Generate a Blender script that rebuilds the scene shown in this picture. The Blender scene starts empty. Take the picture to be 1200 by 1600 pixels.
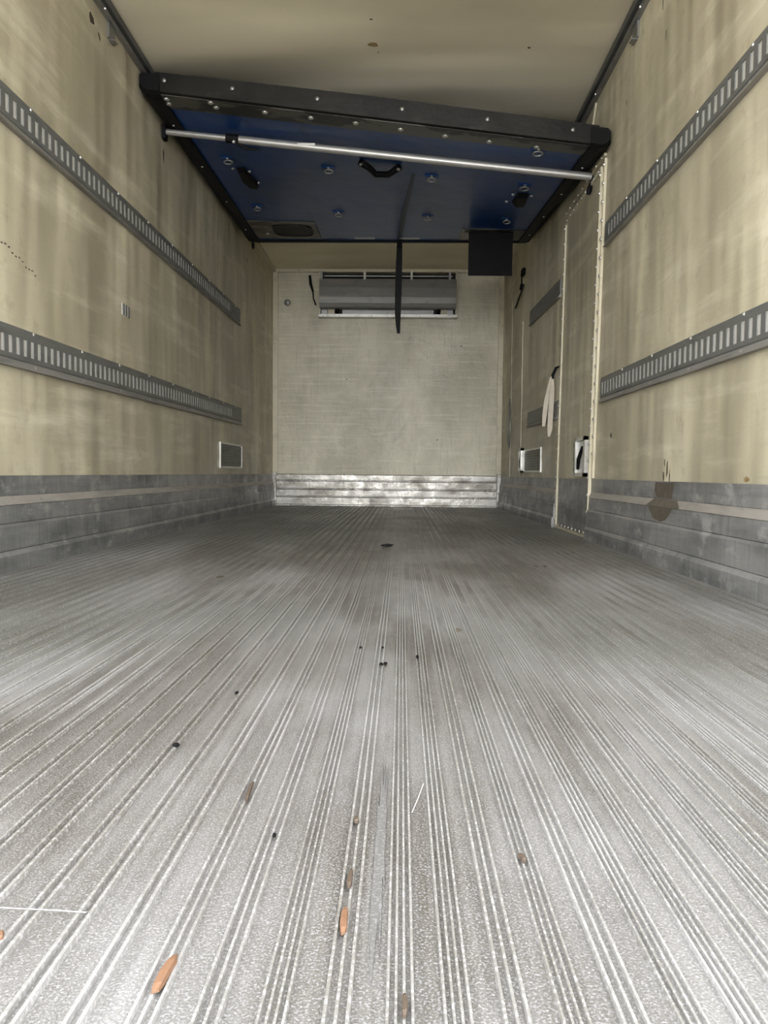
import bpy, bmesh, math, random
from mathutils import Vector, Matrix
random.seed(7)
SC = bpy.context.scene
COL = SC.collection

# ------------------------------------------------------------------ camera
PITCH, YAW, ROLL, CAMH, FPX = 0.05037, 0.02227, 0.01025, 0.36135, 1209.87
cp, sp, cy, sy = math.cos(PITCH), math.sin(PITCH), math.cos(YAW), math.sin(YAW)
F = Vector((-sy*cp, cy*cp, -sp)); R0 = Vector((cy, sy, 0)); U0 = R0.cross(F)
RT = R0*math.cos(ROLL) + U0*math.sin(ROLL); UP = -R0*math.sin(ROLL) + U0*math.cos(ROLL)
cam_data = bpy.data.cameras.new('camera'); cam = bpy.data.objects.new('camera', cam_data); COL.objects.link(cam)
cam.matrix_world = Matrix(((RT.x, UP.x, -F.x, 0), (RT.y, UP.y, -F.y, 0), (RT.z, UP.z, -F.z, CAMH), (0, 0, 0, 1)))
cam_data.sensor_fit = 'VERTICAL'; cam_data.sensor_height = 36; cam_data.sensor_width = 27
cam_data.lens = 36*FPX/1600; cam_data.clip_start = 0.02
SC.camera = cam

# ------------------------------------------------------------------ sky, added fill sun, exposure
world = bpy.data.worlds.new('overcast_sky'); SC.world = world; world.use_nodes = True
wn = world.node_tree; wn.nodes.clear()
wo = wn.nodes.new('ShaderNodeOutputWorld'); wb = wn.nodes.new('ShaderNodeBackground')
wb.inputs['Color'].default_value = (0.93, 0.95, 1.0, 1); wb.inputs['Strength'].default_value = 3.6
wn.links.new(wb.outputs[0], wo.inputs[0])
sun_data = bpy.data.lights.new('fill_sun', 'SUN'); sun_data.energy = 0.35; sun_data.angle = math.radians(30)  # added wide low sun that lifts the back wall under the overcast sky
sun_data.color = (1.0, 0.97, 0.92)
sun = bpy.data.objects.new('fill_sun', sun_data); COL.objects.link(sun)
sun.rotation_euler = Vector((0.0, 1.0, -0.12)).to_track_quat('-Z', 'Y').to_euler(); sun.location = (0, -6, 4)
vs = SC.view_settings
vs.view_transform = 'Standard'; vs.look = 'None'; vs.exposure = 1.55; vs.gamma = 1.0; vs.use_curve_mapping = False

# ------------------------------------------------------------------ measures (metres)
XL, XR, D, H, K = -1.394, 1.066, 8.35, 2.52, 0.339
Y0 = 0.25                      # rear sill of the body

# ------------------------------------------------------------------ materials
def mat(name, base, rough=0.6, metal=0.0, layers=(), bumps=(), rough_var=None, spec=0.5):
    """layers: (scale xyz, detail, lo, hi, colour, strength) noise masks over the base colour."""
    m = bpy.data.materials.new(name); m.use_nodes = True
    nt = m.node_tree; ns = nt.nodes; lk = nt.links.new
    b = ns['Principled BSDF']
    b.inputs['Roughness'].default_value = rough; b.inputs['Metallic'].default_value = metal
    b.inputs['Specular IOR Level'].default_value = spec
    tc = ns.new('ShaderNodeNewGeometry')
    def noise(scale, detail, seed=0.0, rgh=0.6):
        mp = ns.new('ShaderNodeMapping'); mp.inputs['Scale'].default_value = scale
        mp.inputs['Location'].default_value = (seed*3.13+.37, seed*1.71+.43, seed*2.29+.31)
        lk(tc.outputs['Position'], mp.inputs['Vector'])
        n = ns.new('ShaderNodeTexNoise'); n.inputs['Scale'].default_value = 1; n.inputs['Detail'].default_value = detail
        n.inputs['Roughness'].default_value = rgh
        lk(mp.outputs[0], n.inputs['Vector']); return n.outputs['Fac']
    def ramp(src, lo, hi, a=0.0, z=1.0):
        r = ns.new('ShaderNodeMapRange'); r.inputs['From Min'].default_value = lo; r.inputs['From Max'].default_value = hi
        r.inputs['To Min'].default_value = a; r.inputs['To Max'].default_value = z
        lk(src, r.inputs['Value']); return r.outputs[0]
    cur = None
    for i, (sc, det, lo, hi, colr, st) in enumerate(layers):
        mx = ns.new('ShaderNodeMix'); mx.data_type = 'RGBA'
        lk(ramp(noise(sc, det, i+1), lo, hi, 0, st), mx.inputs['Factor'])
        if cur is None: mx.inputs[6].default_value = (*base, 1)
        else: lk(cur, mx.inputs[6])
        mx.inputs[7].default_value = (*colr, 1); cur = mx.outputs[2]
    if cur is None: b.inputs['Base Color'].default_value = (*base, 1)
    else: lk(cur, b.inputs['Base Color'])
    if rough_var:
        sc, lo, hi = rough_var
        lk(ramp(noise(sc, 4, 9), .35, .65, lo, hi), b.inputs['Roughness'])
    prev = None
    for i, (sc, det, dist) in enumerate(bumps):
        bp = ns.new('ShaderNodeBump'); bp.inputs['Distance'].default_value = dist; bp.inputs['Strength'].default_value = 1
        lk(noise(sc, det, 20+i), bp.inputs['Height'])
        if prev: lk(prev, bp.inputs['Normal'])
        prev = bp.outputs[0]
    if prev: lk(prev, b.inputs['Normal'])
    return m

CREAM = (0.64, 0.585, 0.425)
def wall_mat(name, across):      # across = index of the long horizontal axis of the wall
    def s(h, v):
        return (h, h, v)
    return mat(name, CREAM, 0.42, 0, layers=[
        (s(1.5, .45), 3, .42, .64, (.34, .305, .21), .85),     # broad run-down grime
        (s(3.2, .7), 4, .50, .72, (.30, .27, .185), .55),        # vertical run marks
        (s(.8, .6), 3, .42, .60, (.37, .33, .235), .6),      # warm large patches
        (s(1.1, 9), 6, .52, .72, (.76, .71, .55), .6),         # horizontal pale scuffs
        (s(2.5, 60), 6, .56, .72, (.36, .325, .23), .35),      # fine horizontal scratches
        (s(45, 2.5), 6, .60, .74, (.32, .29, .2), .35),        # fine vertical scratches
        (s(14, 14), 8, .56, .74, (.33, .28, .19), .6),
    ], bumps=[(s(2.6, .6), 2, .045), (s(60, 60), 4, .0008)], rough_var=(s(3, 3), .34, .55))
M = {}
M['wall'] = wall_mat('painted_plywood_wall', 1)
M['back'] = mat('painted_front_bulkhead', (.62, .58, .44), .38, 0, layers=[
        ((1.4, 1.4, .9), 6, .42, .62, (.40, .37, .265), .8), ((5, 5, 2.5), 8, .5, .72, (.36, .33, .235), .6),
        ((1.5, 1.5, 40), 6, .52, .7, (.74, .70, .56), .5), ((40, 40, 3), 6, .56, .72, (.34, .31, .22), .4)],
        bumps=[((3, 3, 2), 2, .01), ((38, 38, 38), 6, .004)], rough_var=((14, 14, 14), .33, .5))
M['ceil'] = mat('painted_ceiling', (.80, .72, .53), .6, 0, layers=[
        ((.7, 1.3, 1), 3, .48, .75, (.52, .46, .32), .5), ((6, 6, 6), 8, .66, .8, (.40, .33, .20), .3)],
        bumps=[((.5, 1.6, 1), 1, .10)])
M['cream'] = mat('cream_moulding', (.55, .50, .36), .4, 0, layers=[((8, 8, 8), 5, .5, .75, (.25, .22, .15), .6)])
M['kick'] = mat('worn_aluminium_kick_plate', (.30, .30, .288), .45, .35, layers=[
        ((1.5, 1.5, 7), 6, .42, .64, (.12, .125, .128), .8), ((45, 45, 2), 5, .5, .68, (.42, .41, .39), .3),
        ((30, 30, 1.5), 5, .56, .70, (.09, .09, .088), .35), ((1, 1, 60), 5, .52, .7, (.12, .12, .12), .3), ((8, 8, 12), 8, .56, .68, (.55, .54, .51), .55)],
        bumps=[((50, 50, 50), 6, .001), ((4, 4, 8), 3, .004)], rough_var=((6, 6, 6), .32, .6))
M['kick_pale'] = mat('worn_lit_ledge', (.36, .335, .30), .5, .2, layers=[  # light on the up-facing ledge put in as a paler colour
        ((3, 3, 30), 6, .45, .7, (.19, .18, .17), .6), ((20, 20, 20), 6, .55, .7, (.13, .12, .11), .4)])
M['backkick'] = mat('bright_aluminium_slats', (.30, .29, .262), .42, .6, layers=[
        ((4, 4, 9), 7, .46, .64, (.10, .09, .07), .8), ((50, 50, 8), 6, .55, .7, (.10, .09, .075), .6)],
        bumps=[((20, 20, 30), 6, .002)], rough_var=((9, 9, 9), .2, .45))
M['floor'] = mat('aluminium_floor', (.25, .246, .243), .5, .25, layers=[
        ((.55, .33, 1), 2, .60, .46, (.075, .079, .062), .75),  # broad dirt tint, also painting a steeper light falloff into the body
        ((2.2, .8, 1), 6, .42, .62, (.078, .071, .053), .8), ((5, 1.8, 1), 7, .48, .62, (.060, .054, .039), .72),
        ((120, 2, 1), 4, .46, .66, (.21, .205, .19), .5), ((90, 4, 1), 5, .52, .68, (.070, .066, .057), .4),
        ((480, 480, 480), 2, .50, .66, (.46, .45, .47), .5), ((300, 300, 300), 3, .52, .68, (.09, .088, .09), .3)],
        bumps=[((400, 400, 400), 2, .0008), ((3, 1, 1), 2, .003)], rough_var=((5, 2, 5), .34, .55))
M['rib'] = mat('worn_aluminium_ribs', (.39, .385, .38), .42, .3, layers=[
        ((.55, .33, 1), 2, .60, .46, (.13, .14, .112), .7),  # same dirt and painted falloff carried over the ribs
        ((2.2, .8, 1), 6, .42, .62, (.125, .115, .085), .78), ((30, 3, 6), 5, .46, .68, (.14, .132, .115), .5),
        ((280, 280, 280), 2, .5, .66, (.55, .54, .55), .6)])
M['rail'] = mat('grey_steel_rail', (.17, .172, .162), .5, .3, layers=[
        ((4, 4, 20), 5, .5, .72, (.075, .076, .07), .6), ((30, 30, 30), 5, .58, .72, (.22, .21, .19), .4)])
M['rail_lip'] = mat('lit_rail_lip', (.27, .26, .24), .45, .3, layers=[((5, 5, 20), 5, .5, .7, (.10, .10, .095), .6)])  # the bevel's catch of light is painted as a paler grey
M['slot'] = mat('bright_slot_backing', (.50, .49, .455), .4, 0)
M['steel'] = mat('dull_steel', (.30, .30, .29), .4, .7, layers=[((8, 8, 8), 5, .5, .7, (.12, .12, .11), .5)])
M['track'] = mat('dark_track', (.10, .105, .10), .5, .4, layers=[((5, 3, 5), 5, .5, .7, (.03, .03, .03), .7)])
M['chrome'] = mat('bright_frame', (.62, .61, .57), .3, .6, layers=[((12, 12, 12), 5, .52, .7, (.25, .24, .2), .6)])
M['alu'] = mat('brushed_aluminium_tube', (.42, .41, .38), .38, .6, layers=[((14, 14, 14), 5, .5, .7, (.33, .31, .27), .5)])
M['black'] = mat('black_rubber', (.005, .005, .0055), .6, 0, layers=[((8, 8, 8), 5, .5, .7, (.010, .010, .010), .6)], spec=.14)
M['edge'] = mat('dirty_black_edge', (.008, .008, .007), .42, 0, layers=[
        ((2.5, 2.5, 2.5), 6, .46, .62, (.016, .0155, .013), .8), ((12, 12, 12), 6, .56, .7, (.035, .033, .028), .5)], bumps=[((8, 8, 8), 4, .004)], spec=.2)
M['lip'] = mat('dirty_metal_lip', (.085, .083, .072), .42, .3, layers=[
        ((2.6, 5, 3), 4, .50, .54, (.006, .006, .006), .95), ((22, 22, 22), 6, .58, .7, (.16, .155, .13), .4)])
M['blue'] = mat('blue_painted_panel', (.003, .040, .175), .36, 0, layers=[
        ((.9, .9, 1), 3, .44, .66, (.010, .034, .085), .6), ((3, 16, 4), 6, .58, .70, (.04, .055, .085), .4),
        ((9, 2.5, 4), 6, .58, .72, (.003, .012, .04), .5)], bumps=[((3, 3, 3), 3, .006)], spec=.28)
M['bluedark'] = mat('dark_blue_stripe', (.003, .014, .045), .5, 0)
M['rivet'] = mat('zinc_rivet', (.55, .54, .50), .3, .7)
M['evap'] = mat('grey_evaporator_cover', (.20, .20, .185), .45, .25, layers=[
        ((2, 2, 14), 6, .45, .7, (.30, .28, .23), .6), ((10, 10, 10), 6, .56, .72, (.11, .11, .10), .5)])
M['dark'] = mat('dark_cavity', (.008, .008, .008), .7)
M['white'] = mat('white_plastic', (.70, .69, .65), .4, 0, layers=[((15, 15, 15), 5, .58, .72, (.35, .34, .3), .5)])
M['green'] = mat('green_painted_edge', (.05, .14, .10), .6, 0, layers=[((60, 60, 20), 5, .5, .6, CREAM, .8)])
M['webbing'] = mat('off_white_webbing', (.52, .47, .38), .8, 0, layers=[((20, 20, 20), 4, .5, .7, (.38, .34, .27), .5)])
M['wood'] = mat('splinter_wood', (.16, .085, .045), .7, 0, layers=[((150, 30, 100), 4, .45, .7, (.11, .055, .025), .7)])
M['woodd'] = mat('dark_splinter_wood', (.06, .042, .028), .7, 0)
M['paint_chip'] = mat('bare_dark_substrate', (.055, .045, .03), .8, 0)
M['rust'] = mat('rust_stain', (.22, .13, .05), .8, 0, layers=[((60, 60, 60), 5, .45, .6, (.38, .30, .17), .8)])
M['brown'] = mat('brown_residue', (.10, .085, .065), .6, 0, layers=[((25, 25, 25), 6, .45, .65, (.15, .13, .10), .7)])
M['worn'] = mat('worn_grey_strip', (.12, .118, .112), .55, .2, layers=[((300, 300, 300), 2, .5, .66, (.3, .29, .3), .5)])
M['asphalt'] = mat('yard_concrete', (.42, .41, .39), .85, 0, layers=[((1, 1, 1), 5, .45, .7, (.3, .295, .28), .6)])
M['thread'] = mat('white_thread', (.42, .41, .40), .8)
M['shell'] = mat('white_outer_shell', (.6, .6, .58), .5)

# ------------------------------------------------------------------ mesh helpers
def link(name, bm, m, parent=None, smooth=False, kind=None):
    me = bpy.data.meshes.new(name)
    bmesh.ops.recalc_face_normals(bm, faces=bm.faces[:])
    bm.to_mesh(me); bm.free()
    me.materials.append(M[m] if isinstance(m, str) else m)
    if smooth:
        for p in me.polygons: p.use_smooth = True
    o = bpy.data.objects.new(name, me); COL.objects.link(o)
    if parent: o.parent = parent
    if kind: o['kind'] = kind
    return o
def empty(name, loc, label, cat, group=None):
    o = bpy.data.objects.new(name, None); COL.objects.link(o); o.location = loc; o.empty_display_size = .1
    tag(o, label, cat, group); return o
def tag(o, label, cat, group=None):
    o['label'] = label; o['category'] = cat
    if group: o['group'] = group
    return o
def box(bm, x0, x1, y0, y1, z0, z1, off=(0, 0, 0), bev=0):
    x0, x1 = sorted((x0, x1)); y0, y1 = sorted((y0, y1)); z0, z1 = sorted((z0, z1))
    v = [bm.verts.new((x-off[0], y-off[1], z-off[2])) for x in (x0, x1) for y in (y0, y1) for z in (z0, z1)]
    fs = [bm.faces.new([v[i] for i in f]) for f in ((0, 1, 3, 2), (4, 6, 7, 5), (0, 4, 5, 1), (2, 3, 7, 6), (0, 2, 6, 4), (1, 5, 7, 3))]
    if bev:
        es = list({e for f in fs for e in f.edges})
        bmesh.ops.bevel(bm, geom=es, offset=bev, segments=1, affect='EDGES')
    return fs
def B(*a, **k):
    bm = bmesh.new(); box(bm, *a, **k); return bm
def extrude(bm, prof, y0, y1, axis=1, z1=None):
    """closed profile of (x, z) pairs extruded along y"""
    a = [bm.verts.new((x, y0, z)) for x, z in prof]; b = [bm.verts.new((x, y1, z)) for x, z in prof]
    n = len(prof)
    for i in range(n):
        j = (i+1) % n; bm.faces.new((a[i], a[j], b[j], b[i]))
    bm.faces.new(a); bm.faces.new(b[::-1])
def tube(bm, pts, r, seg=10, cap=True):
    pts = [Vector(p) for p in pts]; rings = []
    rs = r if isinstance(r, (list, tuple)) else [r]*len(pts)
    t0 = (pts[1]-pts[0]).normalized()
    n = t0.orthogonal().normalized()
    for i, p in enumerate(pts):
        t = (pts[min(i+1, len(pts)-1)]-pts[max(i-1, 0)]).normalized()
        n = (n - t*n.dot(t)).normalized(); b = t.cross(n)
        rings.append([bm.verts.new(p + (n*math.cos(2*math.pi*k/seg) + b*math.sin(2*math.pi*k/seg))*rs[i]) for k in range(seg)])
    for a, c in zip(rings, rings[1:]):
        for k in range(seg): bm.faces.new((a[k], a[(k+1) % seg], c[(k+1) % seg], c[k]))
    if cap: bm.faces.new(rings[0][::-1]); bm.faces.new(rings[-1])
def dome(bm, c, nrm, r, h=None, seg=8):
    """rivet head at c, standing out along nrm"""
    c = Vector(c); n = Vector(nrm).normalized(); a = n.orthogonal().normalized(); b = n.cross(a); h = h or r*.5
    rings = []
    for q, hh in ((1, -.001), (.8, h*.65), (.4, h)):
        rings.append([bm.verts.new(c + n*hh + (a*math.cos(2*math.pi*k/seg)+b*math.sin(2*math.pi*k/seg))*r*q) for k in range(seg)])
    for p, q in zip(rings, rings[1:]):
        for k in range(seg): bm.faces.new((p[k], p[(k+1) % seg], q[(k+1) % seg], q[k]))
    bm.faces.new(rings[-1]); bm.faces.new(rings[0][::-1])

# ------------------------------------------------------------------ the setting
def structure(name, bm, m, parent=None):
    return link(name, bm, m, parent, kind='structure')
T = .07
wl = structure('wall_left', B(XL-T, XL, Y0, D+T, -.05, H+.05), 'wall')
wr = structure('wall_right', B(XR, XR+T, Y0, D+T, -.05, H+.05), 'wall')
wb_ = structure('wall_back', B(XL, XR, D, D+T, -.05, H+.05), 'back')
ce = structure('ceiling', B(XL, XR, Y0, D, H, H+T), 'ceil')
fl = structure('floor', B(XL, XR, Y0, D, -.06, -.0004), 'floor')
gr = structure('ground', B(-14, 14, -26, 12, -1.25, -1.2), 'asphalt')

# floor ribs: every strip of three fine ridges is a piece of its own; alike strips share one mesh
def rib_mesh(name, n, pitch, w, h):
    bm = bmesh.new()
    span = (n-1)*pitch
    for i in range(n):
        c = -span/2 + i*pitch
        hh = h*(1 if i in (0, n-1) else .75)
        extrude(bm, [(c-w/2, -.0006), (c-w*.32, hh), (c+w*.32, hh), (c+w/2, -.0006)], Y0+.01, D-.002)
    bmesh.ops.recalc_face_normals(bm, faces=bm.faces[:])
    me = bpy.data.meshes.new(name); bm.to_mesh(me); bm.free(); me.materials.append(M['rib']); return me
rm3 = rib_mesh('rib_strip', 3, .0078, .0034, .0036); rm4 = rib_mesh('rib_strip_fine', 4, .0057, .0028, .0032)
rm2 = rib_mesh('rib_strip_pair', 2, .0095, .0045, .0045)
xs = [.003 + k*.0388 for k in range(0, 27)] + [.003 - k*.0425 for k in range(1, 33)]
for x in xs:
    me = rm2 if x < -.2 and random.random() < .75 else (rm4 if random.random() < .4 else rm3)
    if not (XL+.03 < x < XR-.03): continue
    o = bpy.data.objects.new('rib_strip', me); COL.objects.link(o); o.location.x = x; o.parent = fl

# kick plates along the walls: backing + metal planks stepping outward toward the floor
def kick(name, side, y0, y1, label_x, parent=None, flat=False):
    X = XL if side < 0 else XR; s = -side
    root = structure(name, B(X, X+s*.0035, y0, y1, .0, K), 'kick', parent)
    rows = [([(0, K), (.005, K), (.006, .268), (0, .268)], 'kick'),
            ([(0, .266), (.007, .266), (.022, .236), (0, .236)], 'kick_pale'),
            ([(0, .2345), (.020, .2345), (.021, .172), (0, .172)], 'kick'),
            ([(0, .170), (.022, .170), (.028, .160), (.029, .078), (0, .078)], 'kick'),
            ([(0, .076), (.029, .076), (.041, .060), (.042, .001), (0, .001)], 'kick')]
    if flat: rows = [([(0, z1), (.008, z1), (.008, z0), (0, z0)], 'kick') for z0, z1 in ((.255, .338), (.172, .253), (.088, .170), (.004, .086))]
    for prof, m in rows:
        bm = bmesh.new(); extrude(bm, [(X+s*p, z) for p, z in prof], y0+.003, y1-.003)
        link('metal_plank', bm, m, root)
    return root
kick('baseboard_left', -1, Y0, D-.04, 0)
kick('baseboard_right', 1, Y0, 4.36, 0)
kick('baseboard_right_front', 1, 5.30, D-.04, 0)
bb = structure('baseboard_back', B(XL+.03, XR-.03, D-.006, D, 0, K+.004), 'backkick')
for z0, z1 in ((.276, .342), (.186, .270), (.104, .180), (.012, .098)):
    bm = bmesh.new()
    a = [(z0, .008), (z0+.006, .020), (z1-.008, .020), (z1, .008)]
    extrude(bm, [(D-p, z) for z, p in [(z0, 0)]+a+[(z1, 0)]], XL+.045, XR-.045)
    for v in bm.verts: v.co = Vector((v.co.y, v.co.x, v.co.z))
    link('slat', bm, 'backkick', bb)
# mouldings
tl = structure('trim_1', B(XL+.002, XL+.055, D-.022, D-.001, K, 2.49), 'cream')
tr = structure('trim_2', B(XR-.055, XR-.002, D-.022, D-.001, K, 2.49), 'cream')
tt = structure('trim_3', B(XL+.03, XR-.03, D-.03, D-.001, 2.485, H-.001), 'cream')
for nm, x0, x1 in (('trim_4', XL+.001, XL+.032), ('trim_5', XR-.032, XR-.001)):
    structure(nm, B(x0, x1, 6.9, D-.03, H-.035, H-.001), 'cream')
for nm, x0, x1 in (('trim_6', XL+.002, XL+.05), ('trim_7', XR-.05, XR-.002)):     # bright corner angles of the kick plates
    structure(nm, B(x0, x1, D-.045, D-.003, .004, K+.02, bev=.004), 'backkick')
structure('trim_8', B(XR-.006, XR, 7.66, 7.685, K, 2.12), 'wall')
structure('trim_9', B(XR-.006, XR, 6.98, 7.0, K, 1.72), 'wall')

# ------------------------------------------------------------------ side door in the right wall
def dy(z, base, top): return base + (top-base)*z/2.0
def slanted(bm, x0, x1, ya, yb, z0, z1, w, off=0):
    """upright strip whose y runs from ya (z=0) to yb (z=2)"""
    def yy(z): return ya+(yb-ya)*z/2.0+off
    vs_ = []
    for x in (x0, x1):
        for z in (z0, z1):
            for d in (-w/2, w/2): vs_.append(bm.verts.new((x, yy(z)+d, z)))
    for f in ((0, 1, 3, 2), (4, 6, 7, 5), (0, 4, 5, 1), (2, 3, 7, 6), (0, 2, 6, 4), (1, 5, 7, 3)): bm.faces.new([vs_[i] for i in f])
bm = bmesh.new()
vs_ = [bm.verts.new((x, y, z)) for x in (XR-.010, XR+.002) for (y, z) in ((4.395, K), (5.285, K), (5.16, 2.0), (4.255, 2.0))]
for f in ((0, 1, 2, 3), (7, 6, 5, 4), (0, 4, 5, 1), (1, 5, 6, 2), (2, 6, 7, 3), (3, 7, 4, 0)): bm.faces.new([vs_[i] for i in f])
door = structure('door_1', bm, 'wall')
kick('metal_plate', 1, 4.40, 5.28, 0, door, True)
bm = bmesh.new(); slanted(bm, XR-.026, XR-.008, 4.372, 4.235, .0, 2.0, .012); link('edge_strip', bm, 'cream', door)
bm = bmesh.new(); slanted(bm, XR-.016, XR-.002, 4.33, 4.195, .345, 2.03, .008); link('edge_strip', bm, 'cream', door)
bm = bmesh.new(); slanted(bm, XR-.020, XR-.008, 5.285, 5.15, .0, 1.99, .012); link('edge_strip', bm, 'cream', door)
link('edge_strip', B(XR-.022, XR-.006, 4.25, 5.16, 1.985, 2.005), 'cream', door)
link('edge_strip', B(XR-.018, XR-.002, 4.20, 5.20, 2.045, 2.06), 'cream', door)
link('edge_strip', B(XR-.022, XR-.008, 4.40, 5.28, .002, .016), 'cream', door)
bm = bmesh.new()
for i in range(21):
    z = .06 + i*.095
    dome(bm, (XR-.026, 4.372-.0685*z, z), (-1, 0, 0), .011, .008)
    dome(bm, (XR-.020, 5.285-.0675*z, z), (-1, 0, 0), .011, .008)
    if z > .4: dome(bm, (XR-.016, 4.33-.0675*z, z+.04), (-1, 0, 0), .010, .008)
for i in range(9): dome(bm, (XR-.022, 4.45+i*.1, .03), (-1, 0, 0), .009, .006)
for i in range(9): dome(bm, (XR-.022, 4.29+i*.1, 1.995), (-1, 0, 0), .007, .005); dome(bm, (XR-.018, 4.25+i*.11, 2.052), (-1, 0, 0), .007, .005)
link('rivets', bm, 'rivet', door, kind='stuff')

def handle_box(name, y0, y1, z0, z1, xface, label, depth=.02):
    e = empty(name, (xface, (y0+y1)/2, z0), label, 'door latch')
    o = (xface, (y0+y1)/2, z0)
    w = .022
    bm = bmesh.new()
    box(bm, xface-depth, xface, y0, y0+w*2, z0, z1, off=o); box(bm, xface-depth, xface, y1-w, y1, z0, z1, off=o)
    box(bm, xface-depth, xface, y0, y1, z0, z0+w, off=o); box(bm, xface-depth, xface, y0, y1, z1-w, z1, off=o)
    link('frame', bm, 'chrome', e)
    link('tray', B(xface-.006, xface, y0+w, y1-w, z0+w, z1-w, off=o), 'white', e)
    bm = bmesh.new(); ym = (y0+y1)/2
    tube(bm, [(-.018, y0-ym+.06, .17*(z1-z0)/.23), (-.024, 0, .10), (-.018, .04, .045)], [.009, .012, .009], 8)
    link('lever', bm, 'black', e)
    return e
hb = handle_box('recessed_latch', 4.43, 4.69, .352, .583, XR-.010, 'white recessed latch with black lever low on the riveted side door')
link('painted_edge', B(XR-.014, XR-.010, 4.71, 4.79, .385, .56, off=(XR-.010, 4.56, .352)), 'green', hb)['label'] = 'green chipped paint beside the latch'
handle_box('recessed_latch', 6.80, 6.93, .375, .59, XR, 'small white recessed latch with dark lever behind the right-hand vent', .03)

# ------------------------------------------------------------------ cargo rails with punched slots
def cargo_rail(side, y0, y1, zb, zt, label, phase=None, slope=0.0, slots=True, pitch=.0545, yend_solid=None):
    X = XL if side < 0 else XR; s = -side
    e = empty('cargo_rail', (X, y0, zb), label, 'cargo rail')
    hgt = zt-zb
    def L(p, y, z): return (s*p, y-y0, z + slope*(y-y0))        # local coordinates
    def quad(bm, *pts): bm.faces.new([bm.verts.new(L(*p)) for p in pts])
    zf0, zf1 = hgt*.22, hgt*.90                                   # raised web
    zs0, zs1 = hgt*.33, hgt*.33+.062                              # slots
    bm = bmesh.new()
    P = .010
    ys = [y0]
    if slots:
        y = phase
        while y-pitch > max(y0+.04, 1.95): y -= pitch
        while y-.0275 < y0+.012: y += pitch
        cuts = []
        while y+.03 < (yend_solid or y1): cuts.append((y-.014, y+.011)); y += pitch
        quad(bm, (P, y0, zs0), (P, cuts[0][0], zs0), (P, cuts[0][0], zs1), (P, y0, zs1))
        for i, (a, b) in enumerate(cuts):
            nxt = cuts[i+1][0] if i+1 < len(cuts) else y1
            quad(bm, (P, b, zs0), (P, nxt, zs0), (P, nxt, zs1), (P, b, zs1))
            for yy in (a, b): quad(bm, (P, yy, zs0), (P, yy, zs1), (.006, yy, zs1), (.006, yy, zs0))
            for zz in (zs0, zs1): quad(bm, (P, a, zz), (P, b, zz), (.006, b, zz), (.006, a, zz))
        quad(bm, (P, y0, zf0), (P, y1, zf0), (P, y1, zs0), (P, y0, zs0))
        quad(bm, (P, y0, zs1), (P, y1, zs1), (P, y1, zf1), (P, y0, zf1))
    else:
        quad(bm, (P, y0, zf0), (P, y1, zf0), (P, y1, zf1), (P, y0, zf1))
    quad(bm, (P, y0, zf0), (P, y1, zf0), (.004, y1, zf0-.006), (.004, y0, zf0-.006))
    quad(bm, (P, y0, zf1), (P, y1, zf1), (.004, y1, zf1+.003), (.004, y0, zf1+.003))
    for yy in (y0, y1): quad(bm, (P, yy, zf0), (P, yy, zf1), (0, yy, zf1+.003), (0, yy, zf0-.006))
    link('punched_web', bm, 'rail', e)
    def strip(name, z0, z1, p0, p1, m):
        bm = bmesh.new()
        v = [bm.verts.new(L(p, y, z)) for y in (y0+.002, y1-.002) for p, z in ((0, z0), (p0, z0), (p1, z1), (0, z1))]
        for f in ((0, 1, 2, 3), (7, 6, 5, 4), (0, 4, 5, 1), (1, 5, 6, 2), (2, 6, 7, 3), (3, 7, 4, 0)): bm.faces.new([v[i] for i in f])
        link(name, bm, m, e)
    strip('upper_flange', hgt*.90, hgt, .007, .006, 'rail')
    strip('lower_flange', 0, hgt*.20, .021, .005, 'rail_lip')
    if slots: strip('slot_backing', zs0-.004, zs1+.004, .0065, .0065, 'slot')
    y = y0+.12
    while y < y1-.05 and y1-y0 > 1.5:
        for zz, pp in ((hgt*.955, .0065), (hgt*.09, .010)):
            bm = bmesh.new(); dome(bm, L(pp, y, zz), (s, 0, .2), .0075, .005); link('screw', bm, 'rivet', e)
        y += .443
    return e
cargo_rail(-1, 1.9, 6.62, 1.547, 1.685, 'long upper punched grey cargo rail on the left wall', 2.727, .0105, yend_solid=6.25)
cargo_rail(-1, 1.9, 6.68, .717, .864, 'long lower punched grey cargo rail on the left wall', 2.727, .009, yend_solid=6.3)
cargo_rail(1, 1.9, 4.175, 1.555, 1.685, 'upper punched grey cargo rail on the right wall, before the side door', 2.353, .003)
cargo_rail(1, 1.9, 4.20, .736, .870, 'lower punched grey cargo rail on the right wall, before the side door', 2.353, .005)
cargo_rail(1, 5.33, 6.58, 1.562, 1.690, 'short upper grey rail without open slots beyond the side door', slope=.03, slots=False)
cargo_rail(1, 5.33, 6.60, .742, .868, 'short lower grey rail partly behind the hanging white strap', slope=.012, slots=False)

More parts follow.
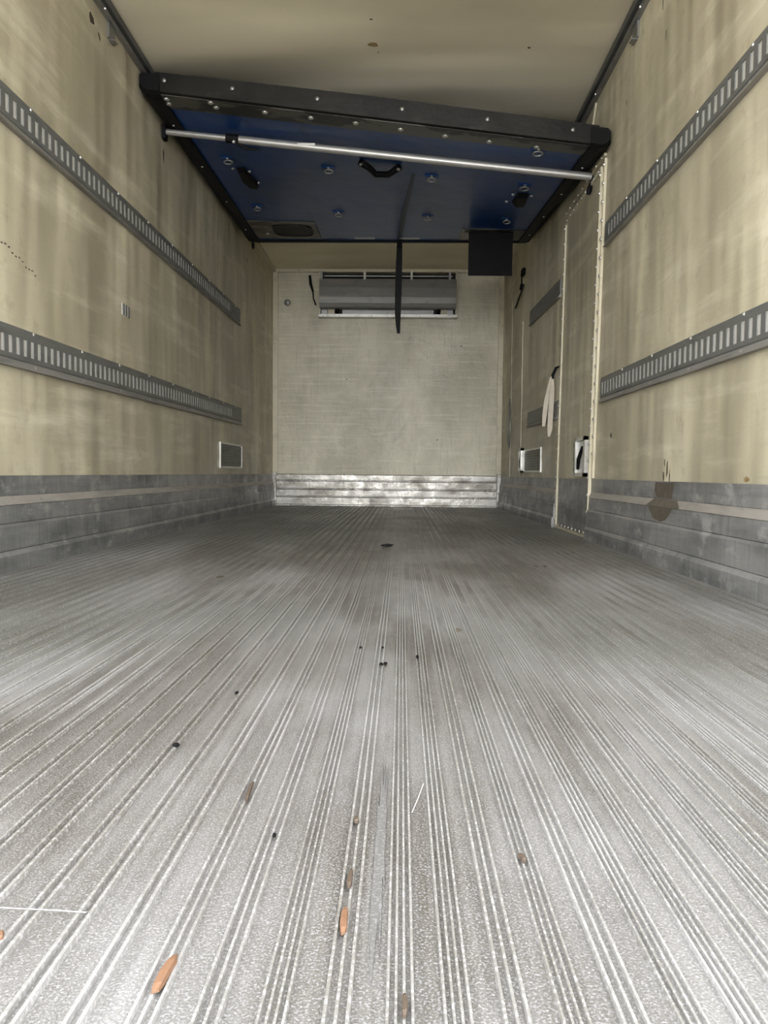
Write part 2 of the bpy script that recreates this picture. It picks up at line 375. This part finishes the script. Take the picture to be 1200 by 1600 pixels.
# ------------------------------------------------------------------ ceiling tracks
def ceiling_track(side, label):
    X = XL if side < 0 else XR; s = -side
    e = empty('ceiling_track', (X, 0, H), label, 'track')
    o = (X, 0, H)
    link('channel', B(X, X+s*.038, .1, 6.6, 2.475, 2.508, off=o), 'track', e)
    link('lower_channel', B(X, X+s*.022, .1, 6.6, 2.445, 2.468, off=o), 'steel', e)
    bm = bmesh.new(); box(bm, X, X+s*.010, 3.68, 3.76, 2.375, 2.45, off=o); box(bm, X, X+s*.03, 3.70, 3.74, 2.37, 2.376, off=o)
    link('bracket', bm, 'steel', e)
    for y in (.9, 1.8, 2.7, 3.6, 4.4):
        bm = bmesh.new(); dome(bm, (s*.022, y, 2.456-H), (s, 0, 0), .008, .006); link('screw', bm, 'rivet', e)
    return e
ceiling_track(-1, 'dark steel track running along the left ceiling corner')
rt = ceiling_track(1, 'dark steel track running along the right ceiling corner')
bm = bmesh.new(); tube(bm, [(-.012, 4.42, 2.42-H), (-.012, 4.50, 2.30-H)], .007, 8); link('pull_rod', bm, 'cream', rt)

# ------------------------------------------------------------------ folded-up blue bulkhead
NL, NR, FL, FR = (Vector(v) for v in ((-1.385, 4.14, 2.335), (1.055, 4.148, 2.058), (-1.345, 6.731, 2.337), (1.045, 6.574, 2.294)))
def pm(a, b, w=0.0):
    p = (NL*(1-a)+NR*a)*(1-b) + (FL*(1-a)+FR*a)*b
    return Vector((p.x, p.y, p.z + w))
PO = Vector((-.165, 5.4, 2.2))
panel = empty('bulkhead_panel', PO, 'blue movable bulkhead folded up under the ceiling with black edges', 'partition')
def pslab(bm, a0, a1, b0, b1, w0, w1, na=8, nb=6):
    g = {}
    for k, w in ((0, w0), (1, w1)):
        for i in range(na+1):
            for j in range(nb+1):
                g[k, i, j] = bm.verts.new(pm(a0+(a1-a0)*i/na, b0+(b1-b0)*j/nb, w)-PO)
    for k in (0, 1):
        for i in range(na):
            for j in range(nb): bm.faces.new((g[k, i, j], g[k, i+1, j], g[k, i+1, j+1], g[k, i, j+1]))
    for i in range(na):
        for j in (0, nb): bm.faces.new((g[0, i, j], g[0, i+1, j], g[1, i+1, j], g[1, i, j]))
    for j in range(nb):
        for i in (0, na): bm.faces.new((g[0, i, j], g[0, i, j+1], g[1, i, j+1], g[1, i, j]))
bm = bmesh.new(); pslab(bm, .030, .972, -.012, .994, .0, .085); link('panel_face', bm, 'blue', panel)
# front edge: dirty black U-section, slightly crowned on its upper edge
bm = bmesh.new()
rows = []
N = 24
for i in range(N+1):
    a = .036 + (.976-.036)*i/N
    crown = .010*math.sin(math.pi*i/N)
    rows.append([bm.verts.new(pm(a, b, w)-PO) for b, w in ((-.010, -.004), (-.020, .002), (-.022, .095+crown), (-.012, .103+crown), (.03, .103), (.03, .086), (-.010, .08))])
for p, q in zip(rows, rows[1:]):
    for k in range(7): bm.faces.new((p[k], p[(k+1) % 7], q[(k+1) % 7], q[k]))
bm.faces.new(rows[0]); bm.faces.new(rows[-1][::-1])
link('front_edge', bm, 'edge', panel)
bm = bmesh.new(); pslab(bm, .038, .974, -.012, .047, -.006, -.0005, 16, 1); link('edge_lip', bm, 'lip', panel)
bm = bmesh.new(); pslab(bm, .03, .972, .985, 1.0, -.012, .03, 12, 1); link('rear_seal', bm, 'black', panel)
# side seals with rounded outer lower corner
for a_in, a_out in ((.045, -.002), (.958, 1.003)):
    bm = bmesh.new(); rows = []
    prof = [(0, -.014), (.45, -.020), (.8, -.008), (1, .02), (1, .085), (.85, .098), (0, .10)]
    bl = [-.024, -.014, .0, .1, .25, .5, .75, .92, .985, 1.0]
    for i, b in enumerate(bl):
        k = {0: .72, 1: .93}.get(i, .75 if i == len(bl)-1 else 1)
        rows.append([bm.verts.new(pm(a_in+(a_out-a_in)*t*(1 if k == 1 else .6+.4*k), b, .045+(w-.045)*k)-PO) for t, w in prof])
    for p, q in zip(rows, rows[1:]):
        for n in range(7): bm.faces.new((p[n], p[(n+1) % 7], q[(n+1) % 7], q[n]))
    bm.faces.new(rows[0]); bm.faces.new(rows[-1][::-1])
    link('side_seal', bm, 'black', panel, smooth=False)
    for b in (.12, .35, .6, .85):
        bm = bmesh.new(); dome(bm, pm((a_in*.65+a_out*.35), b, -.017)-PO, (0, 0, -1), .008, .006); link('screw', bm, 'rivet', panel)
for a, b in ((.05, .024), (.156, .016), (.263, .012), (.363, .012), (.46, .012), (.557, .018), (.654, .026), (.75, .030), (.853, .030), (.150, -.004), (.052, .004)):
    bm = bmesh.new(); dome(bm, pm(a, b, -.006)-PO, (0, 0, -1), .017, .009, 10); link('rivet', bm, 'rivet', panel, smooth=True)
for a in (.055, .20, .38, .56, .74, .92):
    bm = bmesh.new(); dome(bm, pm(a, -.0215, .058)-PO, (0, -1, 0), .013, .006, 10); link('bolt', bm, 'steel', panel, smooth=True)
def ring(a, b):
    c = pm(a, b)-PO
    bm = bmesh.new(); box(bm, c.x-.045, c.x+.045, c.y-.028, c.y+.028, c.z-.008, c.z+.002, bev=.003); pl = link('tie_plate', bm, 'blue', panel)
    bm = bmesh.new()
    pts = [(c.x+.026*math.cos(t), c.y+.012*math.sin(t)+.01, c.z-.012-.016*(1+math.sin(t))*.5) for t in [2*math.pi*k/10 for k in range(11)]]
    tube(bm, pts, .0055, 6, cap=False); link('tie_ring', bm, 'steel', pl, smooth=True)
    bm = bmesh.new(); dome(bm, (c.x, c.y-.018, c.z-.008), (0, 0, -1), .009, .006); link('rivet', bm, 'rivet', pl, smooth=True)
for a, b in ((.369, .308), (.634, .308), (.112, .648), (.361, .671), (.635, .674), (.876, .676), (.873, .32), (.110, .30)): ring(a, b)
ring(.86, .05)
# centre grab handle (moulded black V)
hp = [pm(.456, .232, -.016), pm(.478, .252, -.03), pm(.492, .278, -.042), pm(.525, .272, -.042), pm(.552, .243, -.016)]
bm = bmesh.new(); tube(bm, [p-PO for p in hp], [.022, .019, .020, .019, .022], 8); gh = link('grab_handle', bm, 'black', panel, smooth=True)
for a, b in ((.458, .228), (.550, .239)):
    bm = bmesh.new(); dome(bm, pm(a, b, -.032)-PO, (0, -.2, -1), .012, .007, 10); link('screw', bm, 'rivet', gh, smooth=True)
# black latch covers
def latch(outline, bolts):
    bm = bmesh.new()
    lo = [bm.verts.new(pm(a, b, -.001)-PO) for a, b in outline]
    ca = sum(p[0] for p in outline)/len(outline); cb = sum(p[1] for p in outline)/len(outline)
    hi = [bm.verts.new(pm(ca+(a-ca)*.8, cb+(b-cb)*.8, -.028)-PO) for a, b in outline]
    n = len(outline)
    for i in range(n): bm.faces.new((lo[i], lo[(i+1) % n], hi[(i+1) % n], hi[i]))
    bm.faces.new(lo); bm.faces.new(hi)
    l = link('latch_cover', bm, 'black', panel)
    for a, b in bolts:
        bm = bmesh.new(); dome(bm, pm(a, b, -.004)-PO, (0, 0, -1), .012, .009, 10); link('bolt', bm, 'rivet', l, smooth=True)
latch([(.118, .355), (.140, .350), (.148, .40), (.158, .455), (.150, .49), (.128, .485), (.114, .43)], [(.150, .372), (.158, .45), (.108, .36)])
latch([(.866, .392), (.896, .392), (.900, .44), (.902, .50), (.878, .515), (.862, .475), (.864, .43)], [(.856, .405), (.905, .405), (.848, .475)])
# recessed grip plates near the far edge
def grip_plate(a0, a1, b0, b1, oval=True):
    bm = bmesh.new(); pslab(bm, a0, a1, b0, b1, -.007, -.0005, 4, 2); pl = link('grip_plate', bm, 'lip', panel)
    if oval:
        bm = bmesh.new(); ca, cb, ra, rb = a0+(a1-a0)*.62, (b0+b1)/2, (a1-a0)*.30, (b1-b0)*.34
        pts = [pm(ca+ra*math.copysign(abs(math.cos(t))**.6, math.cos(t)), cb+rb*math.copysign(abs(math.sin(t))**.6, math.sin(t)), -.010)-PO for t in [2*math.pi*k/20 for k in range(20)]]
        inner = [pm(ca, cb, -.007)-PO]
        tube(bm, pts+[pts[0]], .006, 6, cap=False); link('oval_rim', bm, 'edge', pl)
        bm = bmesh.new(); bm.faces.new([bm.verts.new(p+Vector((0, 0, .0018))) for p in pts]); link('oval_recess', bm, 'dark', pl)
    bm = bmesh.new(); dome(bm, pm(a0+(a1-a0)*.2, b0+(b1-b0)*.7, -.007)-PO, (0, 0, -1), .016, .008); link('rivet', bm, 'rivet', pl)
grip_plate(.048, .272, .78, .955); grip_plate(.752, .955, .81, .965, False)
for a in (.425, .581):
    bm = bmesh.new(); pslab(bm, a-.035, a+.035, .945, .965, -.005, -.0005, 2, 1); link('small_plate', bm, 'steel', panel)
# dark blue stripe along the underside, leading to the pull strap
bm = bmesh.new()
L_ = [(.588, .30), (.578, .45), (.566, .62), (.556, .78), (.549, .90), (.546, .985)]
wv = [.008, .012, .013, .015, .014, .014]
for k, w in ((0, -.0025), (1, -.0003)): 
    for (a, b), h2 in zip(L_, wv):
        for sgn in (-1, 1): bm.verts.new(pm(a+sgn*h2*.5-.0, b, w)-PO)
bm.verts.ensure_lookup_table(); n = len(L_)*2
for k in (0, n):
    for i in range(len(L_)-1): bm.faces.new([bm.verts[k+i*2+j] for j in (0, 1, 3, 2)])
link('dark_stripe', bm, 'bluedark', panel)
# pull strap hanging off the far edge
sx = pm(.546, .99)
def ribbon(bm, pts, widths, thick, wdir):
    v = []
    for p, w in zip(pts, widths):
        p = Vector(p); wd = Vector(wdir).normalized()*w/2; nd = Vector((0, 1, 0))*thick/2 if abs(wdir[1]) < .5 else Vector((1, 0, 0))*thick/2
        v.append([bm.verts.new(p-wd-nd), bm.verts.new(p+wd-nd), bm.verts.new(p+wd+nd), bm.verts.new(p-wd+nd)])
    for p, q in zip(v, v[1:]):
        for k in range(4): bm.faces.new((p[k], p[(k+1) % 4], q[(k+1) % 4], q[k]))
    bm.faces.new(v[0][::-1]); bm.faces.new(v[-1])
bm = bmesh.new()
z0 = sx.z-.004
ribbon(bm, [Vector((sx.x, 6.60, z0))-PO, Vector((sx.x, 6.64, z0-.05))-PO, Vector((sx.x-.003, 6.65, z0-.25))-PO, Vector((sx.x-.006, 6.65, z0-.45))-PO,
            Vector((sx.x-.008, 6.66, z0-.60))-PO, Vector((sx.x-.004, 6.66, z0-.70))-PO, Vector((sx.x+.0, 6.66, z0-.76))-PO], [.044, .048, .056, .056, .050, .038, .026], .004, (1, 0, 0))
link('pull_strap', bm, 'black', panel)
# hanging rubber flap
bm = bmesh.new()
fx0, fx1, fy = .508, .856, 6.22
for i in range(6):
    t = i/5
rows = []
for i in range(7):
    t = i/6; y = fy + .02*math.sin(t*2.2); z = 2.275 - .345*t
    rows.append([bm.verts.new(Vector((x, y+dy_, z))-PO) for x, dy_ in ((fx0, 0), (fx1, 0), (fx1, .006), (fx0, .006))])
for p, q in zip(rows, rows[1:]):
    for k in range(4): bm.faces.new((p[k], p[(k+1) % 4], q[(k+1) % 4], q[k]))
bm.faces.new(rows[0][::-1]); bm.faces.new(rows[-1])
fp = link('rubber_flap', bm, 'black', panel)
link('clamp_bar', B(fx0-.03, fx1+.03, fy-.02, fy+.0, 2.262, 2.286, off=PO), 'edge', fp)
bm = bmesh.new(); dome(bm, Vector((fx0+.03, fy-.02, 2.274))-PO, (0, -1, 0), .008, .005); link('screw', bm, 'rivet', fp)
# hook at the far left corner
bm = bmesh.new(); tube(bm, [pm(.022, .985, -.005)-PO, pm(.022, .99, -.05)-PO, pm(.024, .985, -.075)-PO], [.016, .013, .006], 8); link('corner_hook', bm, 'black', panel)

# ------------------------------------------------------------------ load bar carrying the bulkhead
A_, Z_ = Vector((-1.378, 4.495, 2.295)), Vector((1.058, 4.475, 2.038))
bar = empty('load_bar', A_, 'silver telescopic load bar spanning wall to wall under the blue bulkhead', 'load bar')
dr = (Z_-A_); ln = dr.length; dn = dr/ln
def at(t): return dn*(ln*t)
bm = bmesh.new(); tube(bm, [at(.006), at(.158)], .0165, 16); link('inner_tube', bm, 'alu', bar, smooth=False)
bm = bmesh.new(); tube(bm, [at(.172), at(.996)], .0215, 20); link('outer_tube', bm, 'alu', bar, smooth=False)
bm = bmesh.new(); tube(bm, [at(.146), at(.147), at(.176), at(.177)], [.02, .0255, .0255, .02], 14); cl = link('collar', bm, 'black', bar)
bm = bmesh.new(); c = at(.17); tube(bm, [c+Vector((0, 0, -.02)), c+Vector((.06, .02, -.045)), c+Vector((.13, .02, -.05))], [.010, .008, .006], 8); link('release_lever', bm, 'black', cl)
bm = bmesh.new(); dome(bm, c+Vector((-.01, -.02, -.022)), (0, -1, -.4), .010, .008); link('bolt', bm, 'rivet', cl)
bm = bmesh.new(); box(bm, -.006, .014, -.025, .025, -.045, .03); link('end_foot', bm, 'black', bar)
c = at(1.0)
bm = bmesh.new(); tube(bm, [c+Vector((-.012, 0, .03)), c+Vector((-.006, 0, -.03)), c+Vector((-.020, 0, -.075)), c+Vector((-.024, 0, -.095))], [.008, .012, .016, .012], 8); link('end_foot', bm, 'black', bar)
bm = bmesh.new(); c = at(.335); box(bm, c.x-.05, c.x+.05, c.y-.0235, c.y-.0205, c.z-.007+.004, c.z+.007+.004); o = link('sticker', bm, 'white', bar)

# ------------------------------------------------------------------ evaporator on the front wall
ev = empty('evaporator_unit', (-.165, D, 2.0), 'grey refrigeration evaporator in a white frame high on the front wall', 'cooling unit')
eo = (-.165, D, 2.0)
x0, x1, z0, z1 = -.898, .567, 2.004, 2.482
bm = bmesh.new(); box(bm, x0, x1, D-.012, D-.001, z0, z1, off=eo); link('cavity', bm, 'dark', ev)
bm = bmesh.new()
box(bm, x0, x1, D-.10, D-.001, z0, z0+.028, off=eo)
link('lower_frame', bm, 'chrome', ev)
for a, b in ((x0, x0+.022), (x1-.022, x1)):
    link('side_frame', B(a, b, D-.10, D-.001, z0+.028, z1, off=eo), 'cream', ev)
link('top_frame', B(x0, x1, D-.10, D-.001, z1-.012, z1, off=eo), 'cream', ev)
# front cover with curled lower edge
bm = bmesh.new(); prof = [(.10, 2.395), (.125, 2.392), (.14, 2.30), (.145, 2.20), (.14, 2.14), (.12, 2.10), (.09, 2.082), (.085, 2.09), (.11, 2.11), (.128, 2.15), (.13, 2.30), (.112, 2.38)]
extrude(bm, [(D-p-eo[1], z-2.0) for p, z in prof], x0+.012+.165, x1-.014+.165)
for v in bm.verts: v.co = Vector((v.co.y, v.co.x, v.co.z))
link('cover', bm, 'evap', ev)
bm = bmesh.new(); tube(bm, [(x0+.06+.165, -.11, .425), (x1-.06+.165, -.11, .425)], .006, 8); link('rod', bm, 'chrome', ev)
for x in (x0+.035, -.412, .082, x1-.085):
    link('bracket', B(x-.011, x+.011, D-.13, D-.02, 2.385, 2.47, off=eo), 'chrome' if -.5 < x < .2 else 'steel', ev)
gx0, gx1 = x0+.25, x1-.25
g = link('grille_panel', B(gx0, gx1, D-.05, D-.03, 2.036, 2.09, off=eo), 'steel', ev)
bm = bmesh.new()
for k in range(40):
    x = gx0+.01+k*(gx1-gx0-.02)/39
    box(bm, x-.002, x+.002, D-.056, D-.05, 2.04, 2.088, off=eo)
for z in (2.048, 2.062, 2.076): box(bm, gx0, gx1, D-.060, D-.056, z-.002, z+.002, off=eo)
link('grille_wires', bm, 'steel', g, kind='stuff')
for x in (x0+.20, x1-.20):
    bm = bmesh.new(); tube(bm, [(x+.165, -.07, .10), (x+.165, -.075, .07), (x+.165, -.06, .045)], [.03, .026, .02], 10); link('motor_mount', bm, 'black', ev)
for x in (x0+.06, x1-.075): link('end_bracket', B(x-.03, x+.03, D-.06, D-.012, 2.035, 2.09, off=eo), 'steel', ev)
for x in (x0+.13, x1-.14): link('pale_block', B(x-.035, x+.035, D-.05, D-.012, 2.04, 2.09, off=eo), 'cream', ev)
for k in range(9):
    bm = bmesh.new(); dome(bm, (x0+.05+k*.17+.165, -.10, .012), (0, -1, 0), .006, .004); link('screw', bm, 'steel', ev)

# ------------------------------------------------------------------ vents low on both side walls
def vent(side, y0, y1, z0, z1, label):
    X = XL if side < 0 else XR; s = -side; ym = (y0+y1)/2; o = (X, ym, z0)
    e = empty('wall_vent', o, label, 'vent')
    w = .012; d = s*.010
    link('backing', B(X, X+s*.003, y0+.01, y1-.01, z0+.01, z1-.01, off=o), 'rail', e)
    bm = bmesh.new()
    box(bm, X, X+d, y0, y0+w, z0, z1, off=o); box(bm, X, X+d, y1-w*1.5, y1, z0, z1, off=o)
    box(bm, X, X+d, y0+w, y1-w*1.5, z0, z0+.013, off=o); box(bm, X, X+d, y0+w, y1-w*1.5, z1-.013, z1, off=o)
    link('frame', bm, 'chrome', e)
    n = 7; me = None
    for i in range(n):
        z = z0+.022+(z1-z0-.044)*(i+.5)/n - z0
        bm = bmesh.new()
        extrude(bm, [(s*.003, z+.010), (s*.004, z+.012), (s*.009, z-.006), (s*.008, z-.008)], y0+w-ym, y1-w*1.5-ym)
        link('louvre', bm, 'rail', e)
vent(-1, 5.905, 6.71, .388, .588, 'grey louvred vent in a bright frame low on the left wall')
vent(1, 5.95, 6.765, .380, .572, 'grey louvred vent in a bright frame low on the right wall')

# ------------------------------------------------------------------ small things on the walls
def hook_and_strap():
    e = empty('hanging_strap', (XR, 5.42, 1.10), 'off-white webbing strap folded over a black hook by the side door', 'strap')
    o = Vector((XR, 5.42, 1.10))
    bm = bmesh.new(); tube(bm, [Vector((XR, 5.36, 1.10))-o, Vector((XR-.020, 5.36, 1.09))-o, Vector((XR-.040, 5.37, 1.04))-o, Vector((XR-.034, 5.38, 1.02))-o], [.006, .010, .010, .006], 8)
    link('hook', bm, 'black', e)
    for (pts, w, nm) in (([(XR-.044, 5.40, 1.035), (XR-.053, 5.41, .97), (XR-.068, 5.42, .88), (XR-.080, 5.42, .78), (XR-.086, 5.42, .695)], [.016, .026, .034, .034, .022], 'strap_leg'),
                         ([(XR-.036, 5.39, 1.03), (XR-.036, 5.39, .96), (XR-.038, 5.40, .87), (XR-.041, 5.41, .77), (XR-.043, 5.41, .68), (XR-.050, 5.41, .625)], [.016, .030, .036, .038, .036, .018], 'strap_leg')):
        bm = bmesh.new(); ribbon(bm, [Vector(p)-o for p in pts], w, .004, (1, .25, 0)); link(nm, bm, 'webbing', e)
hook_and_strap()
o = (XR, 7.70, 1.1)
bm = bmesh.new()
tube(bm, [(-.010, .0, 0), (-.012, -.06, -.10), (-.014, -.10, -.25), (-.014, -.09, -.40), (-.012, -.02, -.48), (-.012, .06, -.42), (-.012, .08, -.25), (-.010, .03, -.08), (-.010, .0, 0)], .006, 6, cap=False)
ob = link('wire_loop', bm, 'steel', None, smooth=True); ob.location = o
tag(ob, 'thin grey wire loop hanging on the right wall near the front corner', 'wire')
e = empty('sensor_socket', (XR, 6.95, 2.02), 'black socket with dangling probe cable high on the right wall', 'socket')
bm = bmesh.new(); box(bm, -.03, 0, -.05, .05, .09, .15, bev=.006); link('housing', bm, 'black', e)
bm = bmesh.new(); tube(bm, [(-.028, .0, .10), (-.035, -.06, .07), (-.03, -.03, .03), (-.022, .02, .0)], .007, 6); link('lead', bm, 'black', e)
bm = bmesh.new(); tube(bm, [(-.02, 0, .02), (-.03, .02, -.03)], [.018, .014], 8); link('plug', bm, 'black', e)
bm = bmesh.new(); tube(bm, [(-.022, .02, -.03), (-.014, .2, -.05), (-.010, .48, -.09)], .007, 6); link('cable', bm, 'black', e)
e = empty('probe_cable', (-.96, D, 2.14), 'short black cable stub on the front wall left of the evaporator', 'cable')
bm = bmesh.new(); tube(bm, [(-.040, -.02, .31), (-.030, -.03, .22), (-.005, -.03, .14)], [.014, .016, .011], 8); link('sleeve', bm, 'black', e)
bm = bmesh.new(); tube(bm, [(-.005, -.03, .14), (.0, -.025, .07), (.025, -.02, .0)], [.008, .007, .008], 8); link('cable', bm, 'black', e)
e = empty('wall_grommet', (-1.242, D, 2.17), 'small round grey grommet at the upper left of the front wall', 'grommet')
bm = bmesh.new(); dome(bm, (0, 0, 0), (0, -1, 0), .036, .012, 16); link('flange', bm, 'rail', e)
bm = bmesh.new(); dome(bm, (0, -.010, 0), (0, -1, 0), .017, .004, 12); link('centre_bolt', bm, 'steel', e)
e = empty('small_plate', (XL, 3.90, 1.16), 'small ribbed grey plate in the middle of the left wall', 'plate')
link('base', B(0, .002, -.055, .055, -.027, .03), 'chrome', e)
for k in (-1, 0, 1): link('bar', B(.002, .005, k*.036-.009, k*.036+.009, -.025, .028), 'rail', e)

# paint damage and stains: thin chips of exposed substrate, pieces of their wall
def chip(parent, plane, c, w, h, m='paint_chip', n=9, seed=0, tilt=0.0):
    r = random.Random(seed); bm = bmesh.new(); pts = []
    for k in range(n):
        t = 2*math.pi*k/n; q = r.uniform(.55, 1.1)
        u, v = w/2*q*math.cos(t), h/2*q*math.sin(t)
        u, v = u*math.cos(tilt)-v*math.sin(tilt), u*math.sin(tilt)+v*math.cos(tilt)
        pts.append((u, v))
    def P(u, v, d):
        if plane == 'L': return (XL+d, c[0]+u, c[1]+v)
        if plane == 'R': return (XR-d, c[0]+u, c[1]+v)
        if plane == 'B': return (c[0]+u, D-d, c[1]+v)
        if plane == 'C': return (c[0]+u, c[1]+v, H-d)
        return (c[0]+u, c[1]+v, d)
    a = [bm.verts.new(P(u, v, .0002)) for u, v in pts]; b = [bm.verts.new(P(u*.9, v*.9, .0012)) for u, v in pts]
    for k in range(n): bm.faces.new((a[k], a[(k+1) % n], b[(k+1) % n], b[k]))
    bm.faces.new(b); bm.faces.new(a[::-1])
    return link('paint_chip' if m == 'paint_chip' else 'stain', bm, m, parent)
chip(wl, 'L', (3.50, 2.355), .07, .055, seed=1, tilt=-.8); chip(wl, 'L', (3.585, 2.325), .035, .02, seed=2, tilt=-.9)
chip(wl, 'L', (4.53, 2.175), .035, .10, seed=3); chip(wl, 'L', (6.95, 2.24), .03, .05, seed=4)
for k in range(14):
    t = k/13; chip(wl, 'L', (2.62+t*.32, 1.168-.075*t + .006*math.sin(k*1.7)), .018, .007, seed=30+k)
chip(wr, 'R', (3.14, .385), .016, .075, seed=5); chip(wr, 'R', (3.18, .36), .018, .05, seed=6); chip(wr, 'R', (3.11, .355), .014, .075, seed=7)
chip(wr, 'R', (3.17, .415), .010, .035, seed=8)
chip(wr, 'R', (3.99, .565), .05, .035, 'brown', seed=9); chip(wr, 'R', (3.78, 2.40), .06, .04, 'brown', seed=10)
chip(wr, 'R', (2.42, .352), .05, .02, 'rust', seed=11); chip(wr, 'R', (3.86, 2.16), .010, .03, seed=12); chip(wr, 'R', (3.35, 2.33), .014, .10, 'brown', seed=13)
chip(wr, 'R', (3.3, 2.17), .012, .05, 'brown', seed=14)
chip(wb_, 'B', (-.60, 1.36), .02, .012, seed=15); chip(wb_, 'B', (.62, 1.72), .04, .012, 'brown', seed=16); chip(wb_, 'B', (.38, .72), .02, .012, seed=17)
chip(ce, 'C', (-.169, 4.02), .07, .055, 'rust', seed=18); chip(ce, 'C', (-.17, 3.80), .018, .014, seed=19); chip(ce, 'C', (.62, 4.05), .02, .014, seed=20)
chip(ce, 'C', (-.45, 3.55), .02, .012, seed=21); chip(ce, 'C', (-.145, 4.09), .012, .012, seed=22)
# brown residue patch on the right kick plate
bl_, bw_ = bpy.data.objects['baseboard_right'], .10
def residue(pts):
    bm = bmesh.new(); bm.faces.new([bm.verts.new(q) for q in pts]); link('stain', bm, 'brown', bl_)
residue([(XR-.0062, y, z) for y, z in ((3.04, .334), (3.26, .335), (3.27, .30), (3.24, .272), (3.06, .271), (3.05, .30))])
residue([(XR-.0078, 2.99, .2655), (XR-.0078, 3.27, .2655), (XR-.0226, 3.33, .2372), (XR-.0226, 2.93, .2372)])
residue([(XR-.0219, y, z) for y, z in ((3.01, .233), (3.30, .233), (3.26, .205), (3.23, .185), (3.14, .176), (3.08, .188), (3.04, .21))])
# dark floor stains
for (x, y, w, h, s_) in ((.746, 3.56, .06, .09, 40), (.80, 3.60, .05, .05, 41), (.135, 1.78, .02, .05, 42), (.56, 3.05, .08, .08, 43), (-.62, 2.62, .05, .07, 44)):
    chip(fl, 'F', (x, y), w, h, 'brown', seed=s_)

chip(fl, 'F', (-.0165, .745), .013, .46, 'worn', n=34, seed=50)

# ------------------------------------------------------------------ debris lying on the floor
def splinter(x, y, l, w, ang, m, label, name='wood_splinter', cat='splinter', h=.004, group='wood splinters on the floor'):
    r = random.Random(int(abs(x)*1000+y*100)); bm = bmesh.new()
    secs = []
    for t, k in ((-.5, .55), (-.35, .95), (.0, 1.0), (.3, .9), (.5, .45)):
        q = k*r.uniform(.85, 1.1); u = l*t; j = w*.12*r.uniform(-1, 1)
        secs.append([bm.verts.new((j+sx_*w/2*q, u+sx_*l*.03, z)) for sx_, z in ((-1, 0), (1, 0), (.8, h*k), (-.8, h*k*.9))])
    for p, q in zip(secs, secs[1:]):
        for k in range(4): bm.faces.new((p[k], p[(k+1) % 4], q[(k+1) % 4], q[k]))
    bm.faces.new(secs[0][::-1]); bm.faces.new(secs[-1])
    o = link(name, bm, m); o.location = (x, y, .0036); o.rotation_euler.z = ang
    tag(o, label, cat, group); return o
splinter(-.164, .530, .040, .0085, -.03, 'wood', 'largest brown wood splinter, at the bottom left of the floor')
splinter(-.042, .600, .036, .0062, .03, 'wood', 'brown wood splinter at the bottom centre of the floor')
splinter(-.0415, .664, .030, .0045, .0, 'woodd', 'dark brown splinter just behind the brown splinter at the centre')
splinter(-.304, .568, .012, .010, .4, 'wood', 'orange-brown wood crumb at the very left edge of the floor')
splinter(-.166, .846, .050, .0045, .05, 'woodd', 'thin dark splinter lying in a rib left of centre')
splinter(-.043, .779, .012, .005, .2, 'woodd', 'tiny brown wood crumb behind the dark splinter at the centre')
splinter(.006, .503, .022, .004, .0, 'woodd', 'dark sliver in a rib at the bottom edge of the photo, right of centre')
splinter(.116, .707, .014, .005, .3, 'woodd', 'small dark wood chip right of centre in the foreground')
def pebble(x, y, sx_, sy_, label, seed, ang=0):
    r = random.Random(seed); bm = bmesh.new(); bmesh.ops.create_icosphere(bm, subdivisions=1, radius=1)
    for v in bm.verts: v.co = Vector((v.co.x*sx_/2*r.uniform(.75, 1.1), v.co.y*sy_/2*r.uniform(.75, 1.1), (v.co.z*.8+.6)*min(sx_, sy_)*.35))
    o = link('black_crumb', bm, 'black'); o.location = (x, y, .0034); o.rotation_euler.z = ang
    tag(o, label, 'crumb', 'black crumbs on the floor')
pebble(-.034, 1.428, .010, .022, 'black rubber crumb, left of the pair at the middle of the floor', 1)
pebble(-.026, 1.434, .009, .022, 'black rubber crumb, right of the pair at the middle of the floor', 2)
pebble(-.289, .982, .012, .012, 'black crumb on the left side of the foreground floor', 3)
pebble(-.121, .742, .005, .012, 'tiny black crumb left of centre in the foreground', 4)
pebble(.034, 1.492, .008, .026, 'black crumb slightly right of and behind the middle pair', 5)
pebble(-.080, 1.566, .007, .020, 'small black crumb in a rib behind and left of the middle pair', 6)
pebble(-.035, 1.569, .006, .020, 'small black crumb straight behind the middle pair', 7)
pebble(-.262, 1.227, .008, .018, 'black crumb left of centre, further back than the foreground crumb', 8)
pebble(-.066, 3.762, .075, .03, 'dark flat scrap far back on the floor near the middle', 9)
bm = bmesh.new(); tube(bm, [(-.33, .606, .0052), (-.30, .604, .0055), (-.275, .6035, .0052), (-.25, .601, .0055)], .0004, 6)
tag(link('white_thread', bm, 'thread'), 'thin white thread lying across the ribs at lower left', 'thread')
bm = bmesh.new(); tube(bm, [(.029, .875, .0044), (.022, .835, .0046), (.015, .80, .0044)], .0005, 6)
tag(link('white_straw', bm, 'thread'), 'fine pale straw lying slantwise on the floor near the centre', 'straw')
